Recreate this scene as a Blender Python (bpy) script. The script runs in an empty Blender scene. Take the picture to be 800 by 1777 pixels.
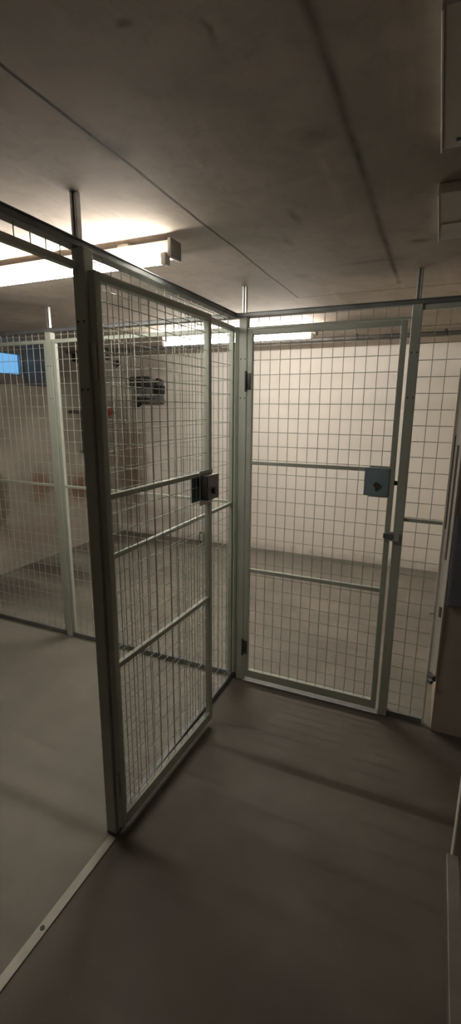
import bpy, bmesh, math, random
from mathutils import Vector, Matrix
random.seed(4)
SC = bpy.context.scene
COL = SC.collection

# ------------------------------------------------------------------ helpers
class MB:
    """collects shapes into one mesh"""
    def __init__(s): s.bm = bmesh.new()
    def _add(s, t):
        me = bpy.data.meshes.new('tmp'); t.to_mesh(me); t.free()
        s.bm.from_mesh(me); bpy.data.meshes.remove(me); return s
    def box(s, x0, x1, y0, y1, z0, z1, bev=0.0):
        t = bmesh.new(); bmesh.ops.create_cube(t, size=1)
        for v in t.verts:
            v.co = Vector(((x0+x1)/2+v.co.x*(x1-x0), (y0+y1)/2+v.co.y*(y1-y0), (z0+z1)/2+v.co.z*(z1-z0)))
        if bev > 0:
            bmesh.ops.bevel(t, geom=t.edges[:], offset=bev, segments=2, affect='EDGES', profile=.5)
        return s._add(t)
    def rod(s, a, b, r, n=8, caps=True):
        a, b = Vector(a), Vector(b); d = b-a
        q = d.to_track_quat('Z', 'Y').to_matrix().to_4x4()
        t = bmesh.new()
        bmesh.ops.create_cone(t, cap_ends=caps, segments=n, radius1=r, radius2=r, depth=d.length,
                              matrix=Matrix.Translation((a+b)/2) @ q)
        return s._add(t)
    def cone(s, a, b, r1, r2, n=16):
        a, b = Vector(a), Vector(b); d = b-a
        q = d.to_track_quat('Z', 'Y').to_matrix().to_4x4()
        t = bmesh.new()
        bmesh.ops.create_cone(t, cap_ends=True, segments=n, radius1=r1, radius2=r2, depth=d.length,
                              matrix=Matrix.Translation((a+b)/2) @ q)
        return s._add(t)
    def path(s, pts, r, n=8):
        """round tube along a polyline with mitred joints"""
        pts = [Vector(p) for p in pts]; t = bmesh.new(); rings = []
        up = None
        for i, p in enumerate(pts):
            d1 = (p-pts[i-1]).normalized() if i else (pts[1]-p).normalized()
            d2 = (pts[i+1]-p).normalized() if i < len(pts)-1 else d1
            d = (d1+d2).normalized()
            if up is None:
                up = d.orthogonal().normalized()
            up = (up-d*up.dot(d)).normalized(); w = d.cross(up)
            k = 1/max(.5, d.dot(d1))
            rings.append([t.verts.new(p+(up*math.cos(2*math.pi*j/n)+w*math.sin(2*math.pi*j/n))*r*k) for j in range(n)])
        for A, B in zip(rings, rings[1:]):
            for j in range(n):
                t.faces.new((A[j], A[(j+1) % n], B[(j+1) % n], B[j]))
        t.faces.new(rings[0][::-1]); t.faces.new(rings[-1])
        bmesh.ops.recalc_face_normals(t, faces=t.faces[:])
        return s._add(t)

def obj(name, mb, mat, parent=None, smooth=False):
    me = bpy.data.meshes.new(name); mb.bm.to_mesh(me); mb.bm.free()
    if smooth:
        me.polygons.foreach_set('use_smooth', [True]*len(me.polygons))
        me.set_sharp_from_angle(angle=math.radians(40))
    o = bpy.data.objects.new(name, me); COL.objects.link(o)
    me.materials.append(mat)
    if parent: o.parent = parent
    return o
def tag(o, label, cat, group=None):
    o['label'] = label; o['category'] = cat; o['kind'] = 'thing'
    if group: o['group'] = group
    return o
def thing(name, label, cat, loc=(0, 0, 0), rotz=0.0, group=None):
    o = bpy.data.objects.new(name, None); COL.objects.link(o)
    o.location = loc; o.rotation_euler = (0, 0, rotz); o.empty_display_size = .1
    return tag(o, label, cat, group)
def struct(name, mb, mat, label=None):
    o = obj(name, mb, mat); o['kind'] = 'structure'
    if label: o['label'] = label
    return o

# ------------------------------------------------------------------ materials
class NT:
    def __init__(s, name):
        s.m = bpy.data.materials.new(name); s.m.use_nodes = True
        s.t = s.m.node_tree; s.b = s.t.nodes['Principled BSDF']
        s.co = s.t.nodes.new('ShaderNodeTexCoord').outputs['Object']
    def n(s, kind, **kw):
        x = s.t.nodes.new(kind)
        for k, v in kw.items(): setattr(x, k, v)
        return x
    def link(s, a, b): s.t.links.new(a, b)
    def _set(s, sock, v):
        if hasattr(v, 'is_linked'): s.link(v, sock)
        else: sock.default_value = v
    def math(s, op, a, b=0.0, clamp=False):
        x = s.n('ShaderNodeMath', operation=op, use_clamp=clamp)
        s._set(x.inputs[0], a); s._set(x.inputs[1], b); return x.outputs[0]
    def noise(s, scale, detail=4, rough=.55, vec=None, dist=0.0):
        x = s.n('ShaderNodeTexNoise'); x.inputs['Scale'].default_value = scale
        x.inputs['Detail'].default_value = detail; x.inputs['Roughness'].default_value = rough
        x.inputs['Distortion'].default_value = dist
        s.link(vec or s.co, x.inputs['Vector']); return x.outputs['Fac']
    def vmath(s, op, a, b):
        x = s.n('ShaderNodeVectorMath', operation=op)
        s._set(x.inputs[0], a); s._set(x.inputs[1], b); return x
    def ramp(s, v, a, b, lo=0.0, hi=1.0):
        x = s.n('ShaderNodeMapRange', interpolation_type='SMOOTHSTEP')
        s._set(x.inputs['Value'], v)
        for k, q in (('From Min', a), ('From Max', b), ('To Min', lo), ('To Max', hi)): x.inputs[k].default_value = q
        return x.outputs[0]
    def mix(s, f, a, b):
        x = s.n('ShaderNodeMix', data_type='RGBA')
        s._set(x.inputs[0], f)
        for sock, v in ((x.inputs[6], a), (x.inputs[7], b)):
            if hasattr(v, 'is_linked'): s.link(v, sock)
            else: sock.default_value = (*v, 1)
        return x.outputs[2]
    def xyz(s, vec=None):
        x = s.n('ShaderNodeSeparateXYZ'); s.link(vec or s.co, x.inputs[0]); return x.outputs
    def wobble(s, scale, amt):
        """coordinates shaken by noise, so that stains get ragged outlines"""
        x = s.n('ShaderNodeTexNoise'); x.inputs['Scale'].default_value = scale; x.inputs['Detail'].default_value = 4
        s.link(s.co, x.inputs['Vector'])
        c = s.vmath('SUBTRACT', x.outputs['Color'], (.5, .5, .5)).outputs[0]
        c = s.vmath('MULTIPLY', c, (amt, amt, amt)).outputs[0]
        return s.vmath('ADD', s.co, c).outputs[0]
    def blob(s, vec, c, r, soft=.6):
        d = s.vmath('SUBTRACT', vec, c).outputs[0]
        d = s.vmath('DIVIDE', d, r).outputs[0]
        l = s.n('ShaderNodeVectorMath', operation='LENGTH'); s.link(d, l.inputs[0])
        return s.ramp(l.outputs['Value'], 1-soft, 1+soft, 1, 0)
    def color(s, v):
        if hasattr(v, 'is_linked'): s.link(v, s.b.inputs['Base Color'])
        else: s.b.inputs['Base Color'].default_value = (*v, 1)
        return s
    def surf(s, rough=.5, metal=0.0, spec=.5):
        s._set(s.b.inputs['Roughness'], rough); s.b.inputs['Metallic'].default_value = metal
        s.b.inputs['Specular IOR Level'].default_value = spec; return s
    def bump(s, h, strength=.2, dist=.01):
        x = s.n('ShaderNodeBump'); x.inputs['Strength'].default_value = strength; x.inputs['Distance'].default_value = dist
        s.link(h, x.inputs['Height']); s.link(x.outputs[0], s.b.inputs['Normal']); return s

def simple(name, a, b, scale=8, rough=.5, metal=0.0, bump=0.0, spec=.5):
    m = NT(name); f = m.ramp(m.noise(scale), .3, .7)
    m.color(m.mix(f, a, b)).surf(rough, metal, spec)
    if bump: m.bump(m.noise(scale*6), bump, .003)
    return m.m

STEEL = simple('painted_grey_green_steel', (.43, .47, .41), (.49, .53, .465), 5, .42)
WIRE = simple('painted_mesh_wire', (.40, .43, .38), (.46, .48, .43), 6, .4)
GALV = simple('galvanised_steel', (.50, .51, .52), (.62, .63, .64), 30, .38, .85)
RAILG = simple('dull_grey_rail', (.15, .16, .16), (.22, .23, .23), 9, .42, .3)
DARKM = simple('dark_hinge_steel', (.05, .055, .05), (.09, .09, .085), 20, .5, .3)
TEAL = simple('blue_grey_lock_plate', (.22, .31, .365), (.27, .36, .41), 14, .45)
CASE = simple('lock_case_metal', (.075, .07, .065), (.10, .095, .09), 20, .45, .3)
BLACK = simple('black_plastic', (.012, .012, .013), (.02, .02, .022), 12, .45)
BRASS = simple('tarnished_lock_cylinder', (.16, .13, .07), (.24, .2, .11), 30, .35, .8)
WHITEP = simple('white_paint', (.76, .73, .67), (.81, .78, .72), 6, .5)
CAP_SHADE = simple('lamp_end_shade', (.34, .33, .31), (.40, .39, .36), 6, .5)  # grey carries the shade on the lamp's end caps
LAMPB = simple('lamp_enamel', (.74, .72, .67), (.79, .77, .72), 5, .4)
PIPE = simple('dark_pipe', (.055, .05, .047), (.11, .1, .09), 6, .55)
PIPEL = simple('bare_metal_pipe', (.40, .39, .37), (.52, .51, .48), 6, .35, .7)
RED = simple('red_valve_paint', (.30, .035, .03), (.42, .06, .045), 10, .5)
GREYP = simple('weathered_grey_plastic', (.11, .11, .105), (.19, .19, .18), 15, .6)
BLUEG = simple('blue_grey_sheet_metal', (.15, .155, .185), (.19, .195, .225), 6, .5)
BOARD = simple('white_board', (.66, .63, .57), (.72, .69, .63), 5, .6)
OLIVE = simple('olive_strike_plate', (.13, .12, .055), (.17, .155, .07), 20, .5)
SLOT = simple('dark_slot', (.10, .095, .085), (.14, .13, .12), 12, .6)

def tube_mat(name, strength):
    m = NT(name); m.b.inputs['Base Color'].default_value = (.9, .9, .9, 1)
    m.b.inputs['Emission Color'].default_value = (1.0, .925, .82, 1)
    m.b.inputs['Emission Strength'].default_value = strength
    return m.m
TUBE_DIM = tube_mat('dim_lamp_tube', 40.0); TUBE_BRIGHT = tube_mat('bright_lamp_tube', 95.0)  # nearer tube set dimmer to keep the foreground dark

# floor: trowelled concrete
m = NT('floor_concrete')
w = m.wobble(5, .25)
c = m.mix(m.ramp(m.noise(1.6, 5), .35, .68), (.175, .164, .14), (.235, .22, .19))
c = m.mix(m.math('MULTIPLY', m.ramp(m.noise(14, 6), .45, .75), .35), c, (.18, .165, .145))
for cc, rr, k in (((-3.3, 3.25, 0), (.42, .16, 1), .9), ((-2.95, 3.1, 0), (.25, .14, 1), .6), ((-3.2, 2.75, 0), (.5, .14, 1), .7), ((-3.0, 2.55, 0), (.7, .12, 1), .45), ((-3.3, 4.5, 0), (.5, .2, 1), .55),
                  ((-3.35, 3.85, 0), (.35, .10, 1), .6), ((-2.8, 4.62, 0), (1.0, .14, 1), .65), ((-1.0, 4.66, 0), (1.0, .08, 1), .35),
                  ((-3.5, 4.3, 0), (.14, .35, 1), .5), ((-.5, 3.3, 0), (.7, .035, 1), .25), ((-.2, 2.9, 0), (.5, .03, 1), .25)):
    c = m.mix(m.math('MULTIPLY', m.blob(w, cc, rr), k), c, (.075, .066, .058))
X = m.xyz()
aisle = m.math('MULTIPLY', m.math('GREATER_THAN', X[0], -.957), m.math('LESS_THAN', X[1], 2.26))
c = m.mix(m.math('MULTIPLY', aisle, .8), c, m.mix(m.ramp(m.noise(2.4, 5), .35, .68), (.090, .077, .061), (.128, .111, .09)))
speck = m.ramp(m.noise(90, 2), .70, .78)
c = m.mix(m.math('MULTIPLY', speck, .25), c, (.36, .33, .3))
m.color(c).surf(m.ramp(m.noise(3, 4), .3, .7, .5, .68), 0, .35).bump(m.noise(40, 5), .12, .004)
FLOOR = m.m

# ceiling: shuttered concrete with board seams
m = NT('ceiling_concrete')
c = m.mix(m.ramp(m.noise(2.2, 5), .35, .66), (.40, .345, .295), (.51, .445, .385))
mp = m.n('ShaderNodeMapping'); mp.inputs['Scale'].default_value = (9, .9, 1); m.link(m.co, mp.inputs[0])
c = m.mix(m.math('MULTIPLY', m.ramp(m.noise(2, 5, .6, mp.outputs[0]), .5, .75), .45), c, (.58, .515, .45))
w = m.wobble(3, .02); X = m.xyz(w)
def seam(axis, at, wd, lo=None, hi=None, core=.35):
    d = m.math('ABSOLUTE', m.math('SUBTRACT', X[axis], at))
    f = m.ramp(d, wd*core, wd, 1, 0)
    if hi is not None: f = m.math('MULTIPLY', f, m.math('LESS_THAN', X[1-axis], hi))
    if lo is not None: f = m.math('MULTIPLY', f, m.math('GREATER_THAN', X[1-axis], lo))
    return f
c = m.mix(m.math('MULTIPLY', seam(0, -.755, .0065, hi=2.6), .95), c, (.02, .017, .015))
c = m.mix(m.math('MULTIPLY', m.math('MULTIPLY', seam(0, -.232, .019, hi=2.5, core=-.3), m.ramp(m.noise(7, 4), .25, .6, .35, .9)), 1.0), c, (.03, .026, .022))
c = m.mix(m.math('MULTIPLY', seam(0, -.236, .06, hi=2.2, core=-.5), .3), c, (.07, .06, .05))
c = m.mix(m.math('MULTIPLY', seam(1, 2.6, .008, lo=-.76), .7), c, (.06, .05, .045))
c = m.mix(m.math('MULTIPLY', seam(0, -.90, .004, hi=2.1), .35), c, (.40, .36, .32))
c = m.mix(m.math('MULTIPLY', m.ramp(m.noise(11, 6, .7, None, .6), .42, .68), .35), c, (.27, .232, .195))
w2 = m.wobble(30, .02)
for cc, rr, k in (((-.504, .725, 2.13), (.010, .008, 1), .7), ((-.39, .79, 2.13), (.006, .02, 1), .6), ((-.30, 1.14, 2.13), (.03, .03, 1), .45),
                  ((-.47, 1.55, 2.13), (.012, .05, 1), .5), ((-.12, 1.92, 2.13), (.03, .018, 1), .7), ((-.55, 1.75, 2.13), (.012, .05, 1), .4),
                  ((-.74, 1.02, 2.13), (.03, .035, 1), .6), ((-.75, .95, 2.13), (.016, .09, 1), .45), ((-.62, 2.2, 2.13), (.03, .04, 1), .4),
                  ((-.3, 2.1, 2.13), (.12, .015, 1), .35)):
    c = m.mix(m.math('MULTIPLY', m.blob(w2, cc, rr, .9), k*.75), c, (.075, .065, .055))
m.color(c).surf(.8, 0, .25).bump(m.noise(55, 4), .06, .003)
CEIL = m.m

# white painted back wall with rust at its left end, browner there towards the ceiling
m = NT('white_painted_wall')
c = m.mix(m.ramp(m.noise(1.3, 5), .35, .65), (.76, .72, .655), (.82, .78, .715))
w = m.wobble(7, .22)
for cc, rr, k in (((-3.42, 4.75, .95), (.20, 1, .50), .8), ((-3.5, 4.75, .55), (.26, 1, .38), .7), ((-3.3, 4.75, 1.5), (.5, 1, .5), .3), ((-3.3, 4.75, 2.0), (.5, 1, .12), .5), ((-3.1, 4.75, .25), (.5, 1, .12), .3),
                  ((-3.6, 4.75, 1.3), (.14, 1, .35), .4)):
    c = m.mix(m.math('MULTIPLY', m.blob(w, cc, rr), k), c, (.17, .105, .065))
c = m.mix(m.ramp(m.xyz(w)[2], .0, .09, .35, 0), c, (.22, .19, .16))
m.color(c).surf(.6).bump(m.noise(18, 5), .15, .006)
WHITEW = m.m

# dirty plaster of the left wall with stains and painted shade
m = NT('stained_shaded_plaster')
c = m.mix(m.ramp(m.noise(1.5, 6), .32, .68), (.24, .222, .192), (.37, .345, .303))
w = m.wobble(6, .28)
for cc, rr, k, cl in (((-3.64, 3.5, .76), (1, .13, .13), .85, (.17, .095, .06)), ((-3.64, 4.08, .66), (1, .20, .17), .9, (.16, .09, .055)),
                      ((-3.64, 4.5, 1.0), (1, .2, .5), .6, (.16, .1, .065)), ((-3.64, 3.0, .66), (1, .07, .3), .9, (.09, .075, .055)),
                      ((-3.64, 3.45, .3), (1, .5, .14), .3, (.2, .13, .09)), ((-3.64, 3.15, .68), (1, .2, .2), .35, (.15, .13, .10)),
                      ((-3.64, 4.1, 1.95), (1, .4, .26), .75, (.12, .105, .085)), ((-3.64, 4.15, 1.35), (1, .05, .35), .35, (.15, .11, .08))):  # upper dark patch is shade beneath the ceiling, put into the colour
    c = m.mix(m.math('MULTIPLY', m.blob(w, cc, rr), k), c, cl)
m.color(c).surf(.7).bump(m.noise(14, 6), .3, .01)
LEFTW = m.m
DARKW = simple('brown_grey_plaster', (.24, .21, .185), (.30, .268, .235), 3, .7, 0, .2)
REVEAL = simple('window_reveal_plaster', (.34, .31, .27), (.42, .385, .335), 4, .7, 0, .2)

# ------------------------------------------------------------------ the setting
XL, YB, YN, HC = -3.64, 4.75, -1.3, 2.13
struct('floor', MB().box(-4.05, 1.2, YN-.1, YB+.2, -.1, 0), FLOOR)
struct('ceiling', MB().box(-4.05, 1.2, YN-.1, YB+.2, HC, HC+.12), CEIL)
struct('wall_back', MB().box(-4.05, .6, YB, YB+.2, 0, HC), WHITEW)
WY0, WY1, WZ = 2.55, 3.72, 1.745                 # deep window niche, open up to the ceiling
mb = MB().box(XL-.4, XL, YN, WY0, 0, HC).box(XL-.4, XL, WY1, YB, 0, HC).box(XL-.4, XL, WY0, WY1, 0, WZ)
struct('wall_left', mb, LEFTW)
mb = MB().box(XL-.40, XL-.33, WY0, WY1, WZ, 1.85).box(XL-.40, XL-.33, WY0, WY1, 2.085, HC)
struct('trim_1', mb, REVEAL, 'plaster above and below the basement window')
struct('wall_front', MB().box(-4.05, 1.2, YN-.1, YN, 0, HC), simple('dark_unlit_plaster', (.10, .09, .08), (.13, .12, .105), 3, .7))
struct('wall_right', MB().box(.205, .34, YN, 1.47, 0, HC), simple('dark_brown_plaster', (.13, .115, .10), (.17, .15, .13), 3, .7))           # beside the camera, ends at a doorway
struct('wall_right_pier', MB().box(.108, 1.0, 2.242, 2.62, 0, HC), simple('light_brown_plaster', (.46, .40, .34), (.54, .475, .405), 3, .7, 0, .2))
struct('wall_right_back', MB().box(.32, .6, 2.62, YB, 0, HC), WHITEW)
struct('wall_right_side', MB().box(1.0, 1.2, YN, 2.62, 0, HC), DARKW)
struct('baseboard_right', MB().box(.163, .205, YN, 1.49, 0, .07, .004), simple('dull_baseboard', (.16, .145, .125), (.2, .18, .16), 8, .5))
struct('trim_2', MB().box(.184, .34, 1.505, 1.56, 0, HC-.01, .004), WHITEP, 'white painted door jamb at the right doorway')

# window 1: wide low basement light
wn = bpy.data.objects.new('window_1', None); COL.objects.link(wn); wn.location = (XL-.36, WY0, 1.85); wn['kind'] = 'structure'
L = WY1-WY0
fr = MB().box(-.02, .02, 0, L, 0, .022, .002).box(-.02, .02, 0, L, .213, .235, .002)
fr.box(-.02, .02, 0, .03, .022, .213, .002).box(-.02, .02, L-.03, L, .022, .213, .002).box(-.018, .018, L*.47, L*.47+.025, .022, .213, .002)
obj('window_frame', fr, simple('grey_blue_window_frame', (.26, .31, .35), (.30, .35, .39), 6, .45), wn)
m = NT('window_glass'); tr = m.n('ShaderNodeBsdfTransparent'); tr.inputs[0].default_value = (.92, .97, 1, 1)
gl = m.n('ShaderNodeBsdfGlossy'); gl.inputs['Roughness'].default_value = .05
mx = m.n('ShaderNodeMixShader'); mx.inputs[0].default_value = .06
m.link(tr.outputs[0], mx.inputs[1]); m.link(gl.outputs[0], mx.inputs[2])
m.link(mx.outputs[0], m.t.nodes['Material Output'].inputs['Surface'])
obj('pane', MB().box(-.003, .003, .03, L-.03, .022, .213), m.m, wn)
hd = MB().box(.02, .035, .66, .685, .09, .15, .003).rod((.04, .672, .12), (.04, .76, .105), .007, 10).rod((.03, .672, .12), (.046, .672, .12), .01, 12)
obj('handle', hd, DARKM, wn, True)

# ------------------------------------------------------------------ cage: posts
TOP = 2.007; YF = 2.277
def post(x, y, label, rdx=0.0, w=.042, h=TOP-.02):
    t = thing('partition_post', label, 'post', (x, y, 0), 0, 'partition posts')
    k = w/2
    obj('shaft', MB().box(-k, k, -k, k, .004, h, .003), STEEL, t)
    obj('foot_plate', MB().box(-k-.001, k+.001, -k-.001, k+.001, 0, .005, .001), RAILG, t)
    # galvanised hanger: two slim angles with a gap, as on the photograph
    r = MB().box(rdx-.011, rdx-.003, -.009, .009, TOP, HC, .001).box(rdx+.003, rdx+.011, -.009, .009, TOP, HC, .001).box(rdx-.0031, rdx+.0031, .002, .008, TOP, HC)
    obj('ceiling_rod', r, GALV, t)
    for z in (1.60, 1.79):
        for dx in (-.010, .012):
            obj('bolt', MB().rod((dx, -k-.002, z), (dx, -k+.004, z), .0035, 8), DARKM, t)
    return t
P1 = (-.970, 1.152); PC = (-.928, YF); PR = (-.126, YF); PD = (-2.198, YF)
post(*P1, 'near post holding the open mesh door, dark against the light', -.014)
post(*PC, 'corner post left of the closed mesh door')
post(*PR, 'post right of the closed mesh door, beside its lock')
post(*PD, 'pale post standing left behind the open door, near the window')

# ------------------------------------------------------------------ top rails
def rail(name, label, loc, rz, l, w=.042, h=.022):
    t = thing(name, label, 'rail', loc, rz)
    obj('channel', MB().box(0, l, -w/2, w/2, -h, -.004, .002), RAILG, t)
    obj('flange', MB().box(0, l, -w/2-.003, w/2+.003, -.004, 0, .001), RAILG, t)
    return t
rail('top_rail', 'grey head rail along the left row, over the open door', (-.984, -.9, TOP), math.pi/2, 3.15)
rail('top_rail', 'long grey head rail across the room, over the closed mesh door', (-3.63, YF, TOP), 0, 3.725)

# ------------------------------------------------------------------ wire mesh
PX, PZ, WR = .0525, .0705, .0015
def wires(x0, x1, z0, z1, z_off=0.0, x_off=0.0):
    mb = MB(); n = max(1, round((x1-x0)/PX)); s = (x1-x0)/n
    for i in range(1, n):
        x = x0+i*s
        mb.rod((x, 0, z0), (x, 0, z1), WR, 6, False)
    z = z0+PZ*.5+z_off
    while z < z1-.006:
        mb.rod((x0, .0034, z), (x1, .0034, z), WR, 6, False); z += PZ
    return mb
def panel(name, label, loc, rz, l, z0, z1, mids, stiles=(True, True), group='fixed mesh panels', mesh_top=None):
    t = thing(name, label, 'mesh panel', (loc[0], loc[1], z0), rz, group)
    h = z1-z0; a, th = .022, .012
    obj('bottom_rail', MB().box(0, l, -th, th, 0, .03, .002), RAILG, t)
    obj('top_rail', MB().box(0, l, -th, th, h-.022, h, .002), STEEL, t)
    for zz in mids:
        obj('middle_rail', MB().box(a if stiles[0] else 0, l-a if stiles[1] else l, -.010, .004, zz-z0-.008, zz-z0+.008, .0015), STEEL, t)
    for k, on in enumerate(stiles):
        if on:
            x = 0 if k == 0 else l-a
            obj('stile', MB().box(x, x+a, -th, th, .03, h-.022, .002), STEEL, t)
    obj('wire_mesh', wires(a*.6 if stiles[0] else 0, l-a*.6 if stiles[1] else l, .03, mesh_top-z0 if mesh_top else h-.01, 0), WIRE, t)
    return t
E2 = TOP-.022
# left row, fixed bay behind the open door leaf
panel('mesh_fence', 'fixed mesh panel of the left row, behind the open door leaf', (-.980, P1[1]+.023), math.pi/2, PC[1]-P1[1]-.05, .002, 1.945, (1.05,), mesh_top=E2)
# across the room, left of the corner
panel('mesh_fence', 'fixed mesh panel across the room between pale post and corner post', (PD[0]+.023, YF), 0, PC[0]-PD[0]-.048, .002, 1.945, (1.05,), mesh_top=E2)
panel('mesh_fence', 'fixed mesh panel at far left in front of the window', (-3.632, YF), 0, PD[0]+3.632-.023, .002, 1.945, (1.05,), mesh_top=E2)
# narrow bay right of the closed door
panel('mesh_fence', 'narrow fixed mesh panel right of the closed door by the white upright', (PR[0]+.021, YF), 0, .062-PR[0]-.021, .002, E2, (1.043,), (False, False))
# wire headers above the two door openings
def header(label, loc, rz, l, lh):
    t = thing('mesh_header', label, 'mesh panel', (loc[0], loc[1], 1.930), rz, 'wire headers over the doors')
    obj('lower_rail', MB().box(0, l, -.012, .012, 0, lh, .002), STEEL, t)
    mb = MB(); n = round(l/PX)
    for i in range(1, n): mb.rod((i*l/n, 0, .006), (i*l/n, 0, E2-1.930+.002), WR, 6, False)
    mb.rod((0, .0028, lh+.003), (l, .0028, lh+.003), WR, 6, False)
    obj('wire_mesh', mb, WIRE, t)
header('short wire header over the closed mesh door', (PC[0]+.022, YF), 0, PR[0]-PC[0]-.044, .008)
header('short wire header over the empty doorway at far left', (-.982, .10), math.pi/2, P1[1]-.122, .018)

# ------------------------------------------------------------------ doors
def door(label, loc, rz, W, out, group='mesh doors'):
    """local x runs from the hinge edge to the lock edge; out = -1/+1 side (local y) of the outer face"""
    t = thing('mesh_gate', label, 'door', loc, rz, group)
    zb, zt, a, th = .035, 1.925, .025, .0125
    for x in (0, W-a):
        obj('stile', MB().box(x, x+a, -th, th, zb, zt, .002), STEEL, t)
    obj('top_rail', MB().box(a, W-a, -th, th, zt-.024, zt, .002), STEEL, t)
    obj('bottom_rail', MB().box(a, W-a, -th, th, zb, zb+.045, .002), STEEL, t)
    obj('middle_rail', MB().box(a, W-a, -.009, .009, 1.263, 1.281, .002), STEEL, t)
    obj('lower_rail', MB().box(a, W-a, -.009, .009, .672, .692, .002), STEEL, t)
    obj('wire_mesh', wires(a*.5, W-a*.5, zb+.02, zt-.012), WIRE, t)
    # lock: a blue plate on the outer face, a dark case on the inner face
    x0, x1, z0, z1 = W-.134, W-.023, 1.152, 1.282
    y = out*th
    pl = obj('lock_plate', MB().box(x0, x1, min(y, y+out*.004), max(y, y+out*.004), z0, z1, .001), TEAL, t)
    cy = MB().rod((x1-.055, y+out*.003, z0+.052), (x1-.055, y+out*.014, z0+.052), .012, 20)
    cy.box(x1-.059, x1-.051, min(y+out*.003, y+out*.009), max(y+out*.003, y+out*.009), z0+.022, z0+.052, .001)
    c_ = obj('lock_cylinder', cy, BRASS, pl, True)
    for xx in (x0+.01, x1-.01):
        for zz in (z0+.01, z1-.01): obj('screw', MB().rod((xx, y+out*.003, zz), (xx, y+out*.006, zz), .004, 10), TEAL, pl, True)
    yi = -out*th
    bp = obj('inner_lock_plate', MB().box(x0+.020, W-.001, min(yi, yi-out*.003), max(yi, yi-out*.003), z0-.012, z1+.006, .001), STEEL, t)
    cs = MB().box(x0+.028, W-.002, min(yi-out*.003, yi-out*.036), max(yi-out*.003, yi-out*.036), z0+.012, z1-.012, .003)
    ca = obj('lock_case', cs, CASE, t)
    kb = MB().rod((W-.048, yi-out*.034, z0+.048), (W-.048, yi-out*.046, z0+.048), .014, 18)
    obj('knob', kb, DARKM, ca, True)
    bt = MB().box(W, W+.014, -.005, .005, 1.205, 1.225, .001)
    obj('latch_bolt', bt, DARKM, t)
    for z in (.22, 1.68):
        if out > 0:      # folded right back: the knuckle lies at the edge of the stile
            h = MB().rod((-.006, -.004, z-.05), (-.006, -.004, z+.05), .0055, 12)
        else:
            h = MB().rod((-.006, out*(th+.004), z-.05), (-.006, out*(th+.004), z+.05), .0065, 12)
            h.box(-.004, .02, min(out*th, out*(th+.003)), max(out*th, out*(th+.003)), z-.04, z+.04, .0005)
        obj('hinge', h, DARKM if out < 0 else STEEL, t, True)
    return t
WB = .737
dB = door('closed mesh door in the far row with a blue lock plate', (-.898, YF-.017, 0), 0, WB, -1)
dA = door('open mesh door swung back along the left row', (-.934, 1.140, 0), math.pi/2-.037, .698, 1)
# catch on the right post that meets the closed door
t = thing('door_catch', 'small grey catch across the gap below the closed door lock', 'catch', (-.178, YF-.030, .94), 0)
obj('plate', MB().box(-.008, .06, -.006, 0, 0, .045, .002), STEEL, t)
obj('tongue', MB().box(-.012, .03, -.012, -.006, .012, .036, .002), RAILG, t)

# sills
t = thing('door_sill', 'metal sill strip under the closed mesh door', 'sill', (-.905, YF, 0))
obj('plate', MB().box(0, .754, -.022, .02, 0, .006, .001), RAILG, t)
obj('nosing', MB().box(0, .754, -.030, -.022, 0, .010, .002), GALV, t)
t = thing('floor_strip', 'pale metal threshold strip on the floor at lower left', 'threshold', (-.955, -.9, 0), math.pi/2)
obj('strip', MB().box(0, 2.02, -.016, .016, 0, .006, .002), simple('worn_threshold_steel', (.42, .42, .36), (.52, .51, .45), 12, .45), t)
for x in (1.02, 1.68): obj('screw', MB().rod((x, 0, .005), (x, 0, .0085), .007, 12), BLACK, t, True)

# ------------------------------------------------------------------ fluorescent lamps
def lamp(label, x_end, y, tube, l=1.25):
    t = thing('fluorescent_lamp', label, 'lamp', (x_end-l, y, HC), 0, 'bare fluorescent ceiling lamps')
    # y = 0 is the near face of the body; the tube sits under its near edge
    b = MB().box(.012, l-.012, 0, .062, -.070, -.022, .005)
    obj('body', b, LAMPB, t)
    for x in (.22, l-.25):
        obj('spacer', MB().box(x, x+.05, .032, .056, -.022, 0, .002), LAMPB, t)
    for x in (0, l-.014):
        obj('end_cap', MB().box(x, x+.014, -.006, .066, -.078, -.018, .003), CAP_SHADE, t)
    for x in (.014, l-.034):
        obj('lampholder', MB().box(x, x+.02, -.022, .012, -.104, -.066, .003), LAMPB, t)
    obj('tube', MB().rod((.034, -.005, -.087), (l-.034, -.005, -.087), .013, 16), tube, t, True)
    return t
lamp('nearer bare fluorescent lamp above the left row', -.885, 1.507, TUBE_DIM)
lamp('farther bare fluorescent lamp above the back of the room', -.84, 3.375, TUBE_BRIGHT)

# ------------------------------------------------------------------ pipes, wall fittings
t = thing('ceiling_pipe', 'dark pipe under the ceiling along the back of the room', 'pipe', (XL+.02, 3.98, HC))
obj('tube', MB().rod((0, 0, -.026), (3.93, 0, -.026), .015, 14), PIPE, t, True)
for x in (.5, 1.5, 2.95, 3.6): obj('clip', MB().box(x, x+.018, -.019, .019, -.044, 0, .002), DARKM, t)
t = thing('ceiling_pipe', 'thin bright pipe under the ceiling beyond the dark one', 'pipe', (XL+.02, 4.10, HC))
obj('tube', MB().rod((0, 0, -.030), (3.93, 0, -.030), .011, 14), PIPEL, t, True)
for x in (.7, 1.9, 3.2): obj('clip', MB().box(x, x+.015, -.015, .015, -.043, 0, .002), DARKM, t)

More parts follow.
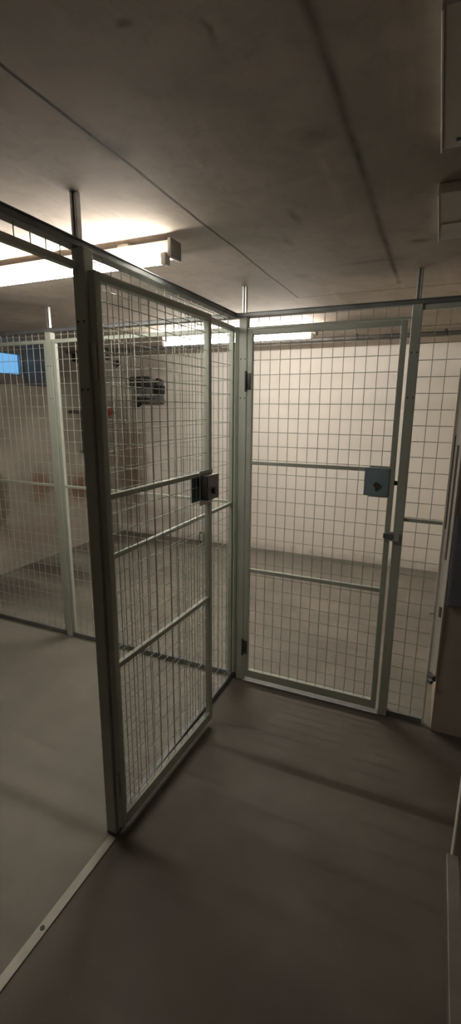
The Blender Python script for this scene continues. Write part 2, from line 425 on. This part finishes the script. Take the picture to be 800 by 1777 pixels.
# wall pipe with valve in the left corner
t = thing('wall_pipe', 'dark water pipe with a drop and red valve on the stained left wall', 'pipe', (XL, 3.95, 1.04))
obj('run', MB().path([(.03, 0, .46), (.03, .18, .455), (.03, .60, .45), (.03, .77, .45)], .014, 10), PIPE, t, True)
obj('drop', MB().path([(.032, .18, .455), (.032, .18, .20), (.032, .175, .03)], .011, 10), PIPE, t, True)
obj('tap', MB().box(.012, .05, .155, .20, 0, .035, .004).rod((.03, .178, .02), (.075, .178, .01), .008, 10), DARKM, t)
v = obj('valve', MB().rod((.03, .55, .45), (.03, .66, .45), .024, 14).rod((.03, .605, .45), (.085, .605, .455), .010, 10), RED, t, True)
wh = MB()
for k in range(12):
    a0, a1 = 2*math.pi*k/12, 2*math.pi*(k+1)/12
    wh.rod((.088, .605+.04*math.cos(a0), .455+.04*math.sin(a0)), (.088, .605+.04*math.cos(a1), .455+.04*math.sin(a1)), .006, 8)
for a in (0, math.pi/2): wh.rod((.088, .605-.04*math.cos(a), .455-.04*math.sin(a)), (.088, .605+.04*math.cos(a), .455+.04*math.sin(a)), .005, 8)
obj('handwheel', wh, RED, v, True)
for y in (.08, .45): obj('clip', MB().box(-.004, .034, y, y+.016, .44, .475, .002), DARKM, t)
# two dark junction boxes high in the corner
t = thing('junction_box', 'dark junction box high on the left wall, right of the window', 'junction box', (XL, 4.11, 2.06))
obj('case', MB().box(0, .05, -.045, .045, -.04, .05, .006), BLACK, t); obj('cover', MB().box(.05, .056, -.038, .038, -.033, .043, .003), DARKM, t)
obj('cable', MB().path([(.012, .045, 0), (.012, .2, .02), (.012, .42, .035), (.012, .60, .04)], .006, 8), BLACK, t, True)
t = thing('junction_box', 'small dark junction box at the top of the back wall corner', 'junction box', (-3.56, YB, 2.06))
obj('case', MB().box(-.03, .03, -.045, .001, -.035, .03, .006), BLACK, t); obj('gland', MB().rod((0, -.022, -.035), (0, -.022, -.055), .009, 10), DARKM, t)

# cluster of electrical gear on the back wall
t = thing('electrical_panel', 'old grey and black electrical gear on the white back wall', 'electrical panel', (-3.33, YB, 1.56))
obj('backing_board', MB().box(.02, .40, -.016, 0, .03, .30, .003), GREYP, t)
obj('meter_box', MB().box(0, .24, -.10, -.016, .215, .335, .008), simple('dark_grey_case', (.022, .022, .022), (.04, .04, .038), 9, .5), t)
mbx = obj('switch_box', MB().box(.315, .425, -.085, -.016, .135, .235, .006), BLACK, t)
obj('switch', MB().box(.35, .39, -.094, -.085, .165, .205, .003), BLACK, mbx)
for a, b, q, z0, z1 in ((.03, .13, -.07, .10, .20), (.14, .19, -.06, .10, .20), (.20, .29, -.075, .09, .205)): obj('fuse_box', MB().box(a, b, q, -.016, z0, z1, .006), GREYP, t)
obj('cable', MB().path([(.34, -.06, .235), (.335, -.065, .285), (.355, -.07, .305), (.385, -.065, .30), (.40, -.05, .285)], .010, 8), BLACK, t, True)
for k in range(5):
    x = .03+.045*k
    obj('loose_cable', MB().path([(x, -.05, .10), (x+.01, -.07, .05), (x+.05-.02*k, -.065, .02+.012*k), (.03+.012*k, -.05, -.005)], .008, 8), BLACK, t, True)
obj('lower_tray', MB().box(.18, .42, -.06, -.016, .035, .085, .004), GREYP, t)
# floor hoop by the back wall
t = thing('pipe_hoop', 'small dark pipe hoop at the foot of the back wall', 'pipe hoop', (-2.46, YB-.05, 0))
pts = [(0, 0, .004)]+[(.032-.032*math.cos(a), 0, .085+.032*math.sin(a)) for a in [math.pi*k/8 for k in range(9)]]+[(.064, 0, .004)]
obj('hoop', MB().path(pts, .009, 10), DARKM, t, True)
obj('foot', MB().box(-.016, .08, -.016, .016, 0, .006, .001), DARKM, t)

# ------------------------------------------------------------------ white ceiling boards at upper right
t = thing('ceiling_board', 'larger white board on the ceiling at upper right', 'ceiling board', (-.047, .845, 2.105))
obj('panel', MB().box(0, .205, 0, .41, .0, .025, .003), BOARD, t)
obj('lit_edge', MB().box(-.004, 0, 0, .41, -.006, .025, .001), WHITEP, t)  # whiter strip paints the lit side of the board
obj('screw', MB().rod((.03, .375, .001), (.03, .375, -.002), .005, 10), DARKM, t)
t = thing('ceiling_board', 'smaller white board on the ceiling, nearer the cage', 'ceiling board', (-.054, 1.482, 2.105))
obj('panel', MB().box(0, .215, 0, .38, .0, .025, .003), BOARD, t)
obj('lit_edge', MB().box(-.004, 0, 0, .38, -.006, .025, .001), WHITEP, t)
obj('shadow_stripe', MB().box(.004, .215, .22, .262, -.005, 0, .002), BOARD, t)  # raised band stands in for a shadow stripe on the board

# ------------------------------------------------------------------ white upright at the right end of the far row
t = thing('white_upright', 'white slotted steel upright at the right end of the far row', 'upright', (.0645, YF, 0))
obj('lip', MB().box(-.001, .008, -.012, .012, 0, TOP-.024, .001), WHITEP, t)
def slanted(name, mb, mat, smooth=False):
    o = obj(name, mb, mat, t, smooth); o.location = (.008, -.006, 0); o.rotation_euler = (0, 0, -.92); return o
slanted('channel', MB().box(0, .052, -.002, .010, .30, TOP-.024, .002), WHITEP)
slanted('slot', MB().box(.001, .010, -.0032, -.0019, 1.02, 1.44, .0004), SLOT)
slanted('slot', MB().box(.024, .036, -.0032, -.0019, .88, 1.40, .0004), SLOT)
slanted('strike_plate', MB().box(.026, .042, -.0038, -.0019, .60, .65, .0006), OLIVE)
slanted('stop', MB().box(.004, .046, -.014, .008, .268, .298, .002), RAILG)
slanted('foot_bracket', MB().box(.030, .052, -.030, -.012, .262, .280, .002), RAILG)
obj('knob', MB().rod((0, -.01, .605), (-.012, -.01, .605), .007, 12).rod((-.012, -.01, .605), (-.016, -.01, .605), .010, 12), WHITEP, t, True)
# blue grey cabinet on the pier
t = thing('wall_cabinet', 'blue grey metal cabinet with a dark latch on the right wall', 'cabinet', (.112, 2.242, .67))
obj('body', MB().box(0, .30, -.03, .004, 0, .42, .004), BLUEG, t)
dr = obj('door', MB().box(.008, .292, -.036, -.03, .008, .412, .002), BLUEG, t)
obj('latch', MB().rod((.035, -.036, .35), (.035, -.055, .35), .011, 14).box(.028, .075, -.066, -.052, .341, .359, .003), BLACK, dr)

# ------------------------------------------------------------------ sky behind the window
wd = bpy.data.worlds.new('sky'); SC.world = wd; wd.use_nodes = True
bg = wd.node_tree.nodes['Background']; bg.inputs[0].default_value = (.22, .54, .92, 1); bg.inputs[1].default_value = .55

# ------------------------------------------------------------------ camera
F, YAW, PITCH, ROLL = 805.72, .4130, .2205, .0071
fwd = Vector((-math.sin(YAW)*math.cos(PITCH), math.cos(YAW)*math.cos(PITCH), -math.sin(PITCH)))
rt = Vector((math.cos(YAW), math.sin(YAW), 0)); up = rt.cross(fwd)
r2 = rt*math.cos(ROLL)+up*math.sin(ROLL); u2 = up*math.cos(ROLL)-rt*math.sin(ROLL)
cd = bpy.data.cameras.new('camera'); cam = bpy.data.objects.new('camera', cd); COL.objects.link(cam)
M = Matrix((r2, u2, -fwd)).transposed().to_4x4(); M.translation = (0, 0, 1.55); cam.matrix_world = M
cd.sensor_fit = 'VERTICAL'; cd.sensor_height = 24.0; cd.lens = F*24.0/1777; cd.clip_start = .02
SC.camera = cam
vs = SC.view_settings
vs.view_transform = 'Standard'; vs.look = 'None'; vs.gamma = 1.0; vs.use_curve_mapping = False; vs.exposure = 0.88
SC.cycles.max_bounces = 10; SC.cycles.diffuse_bounces = 6
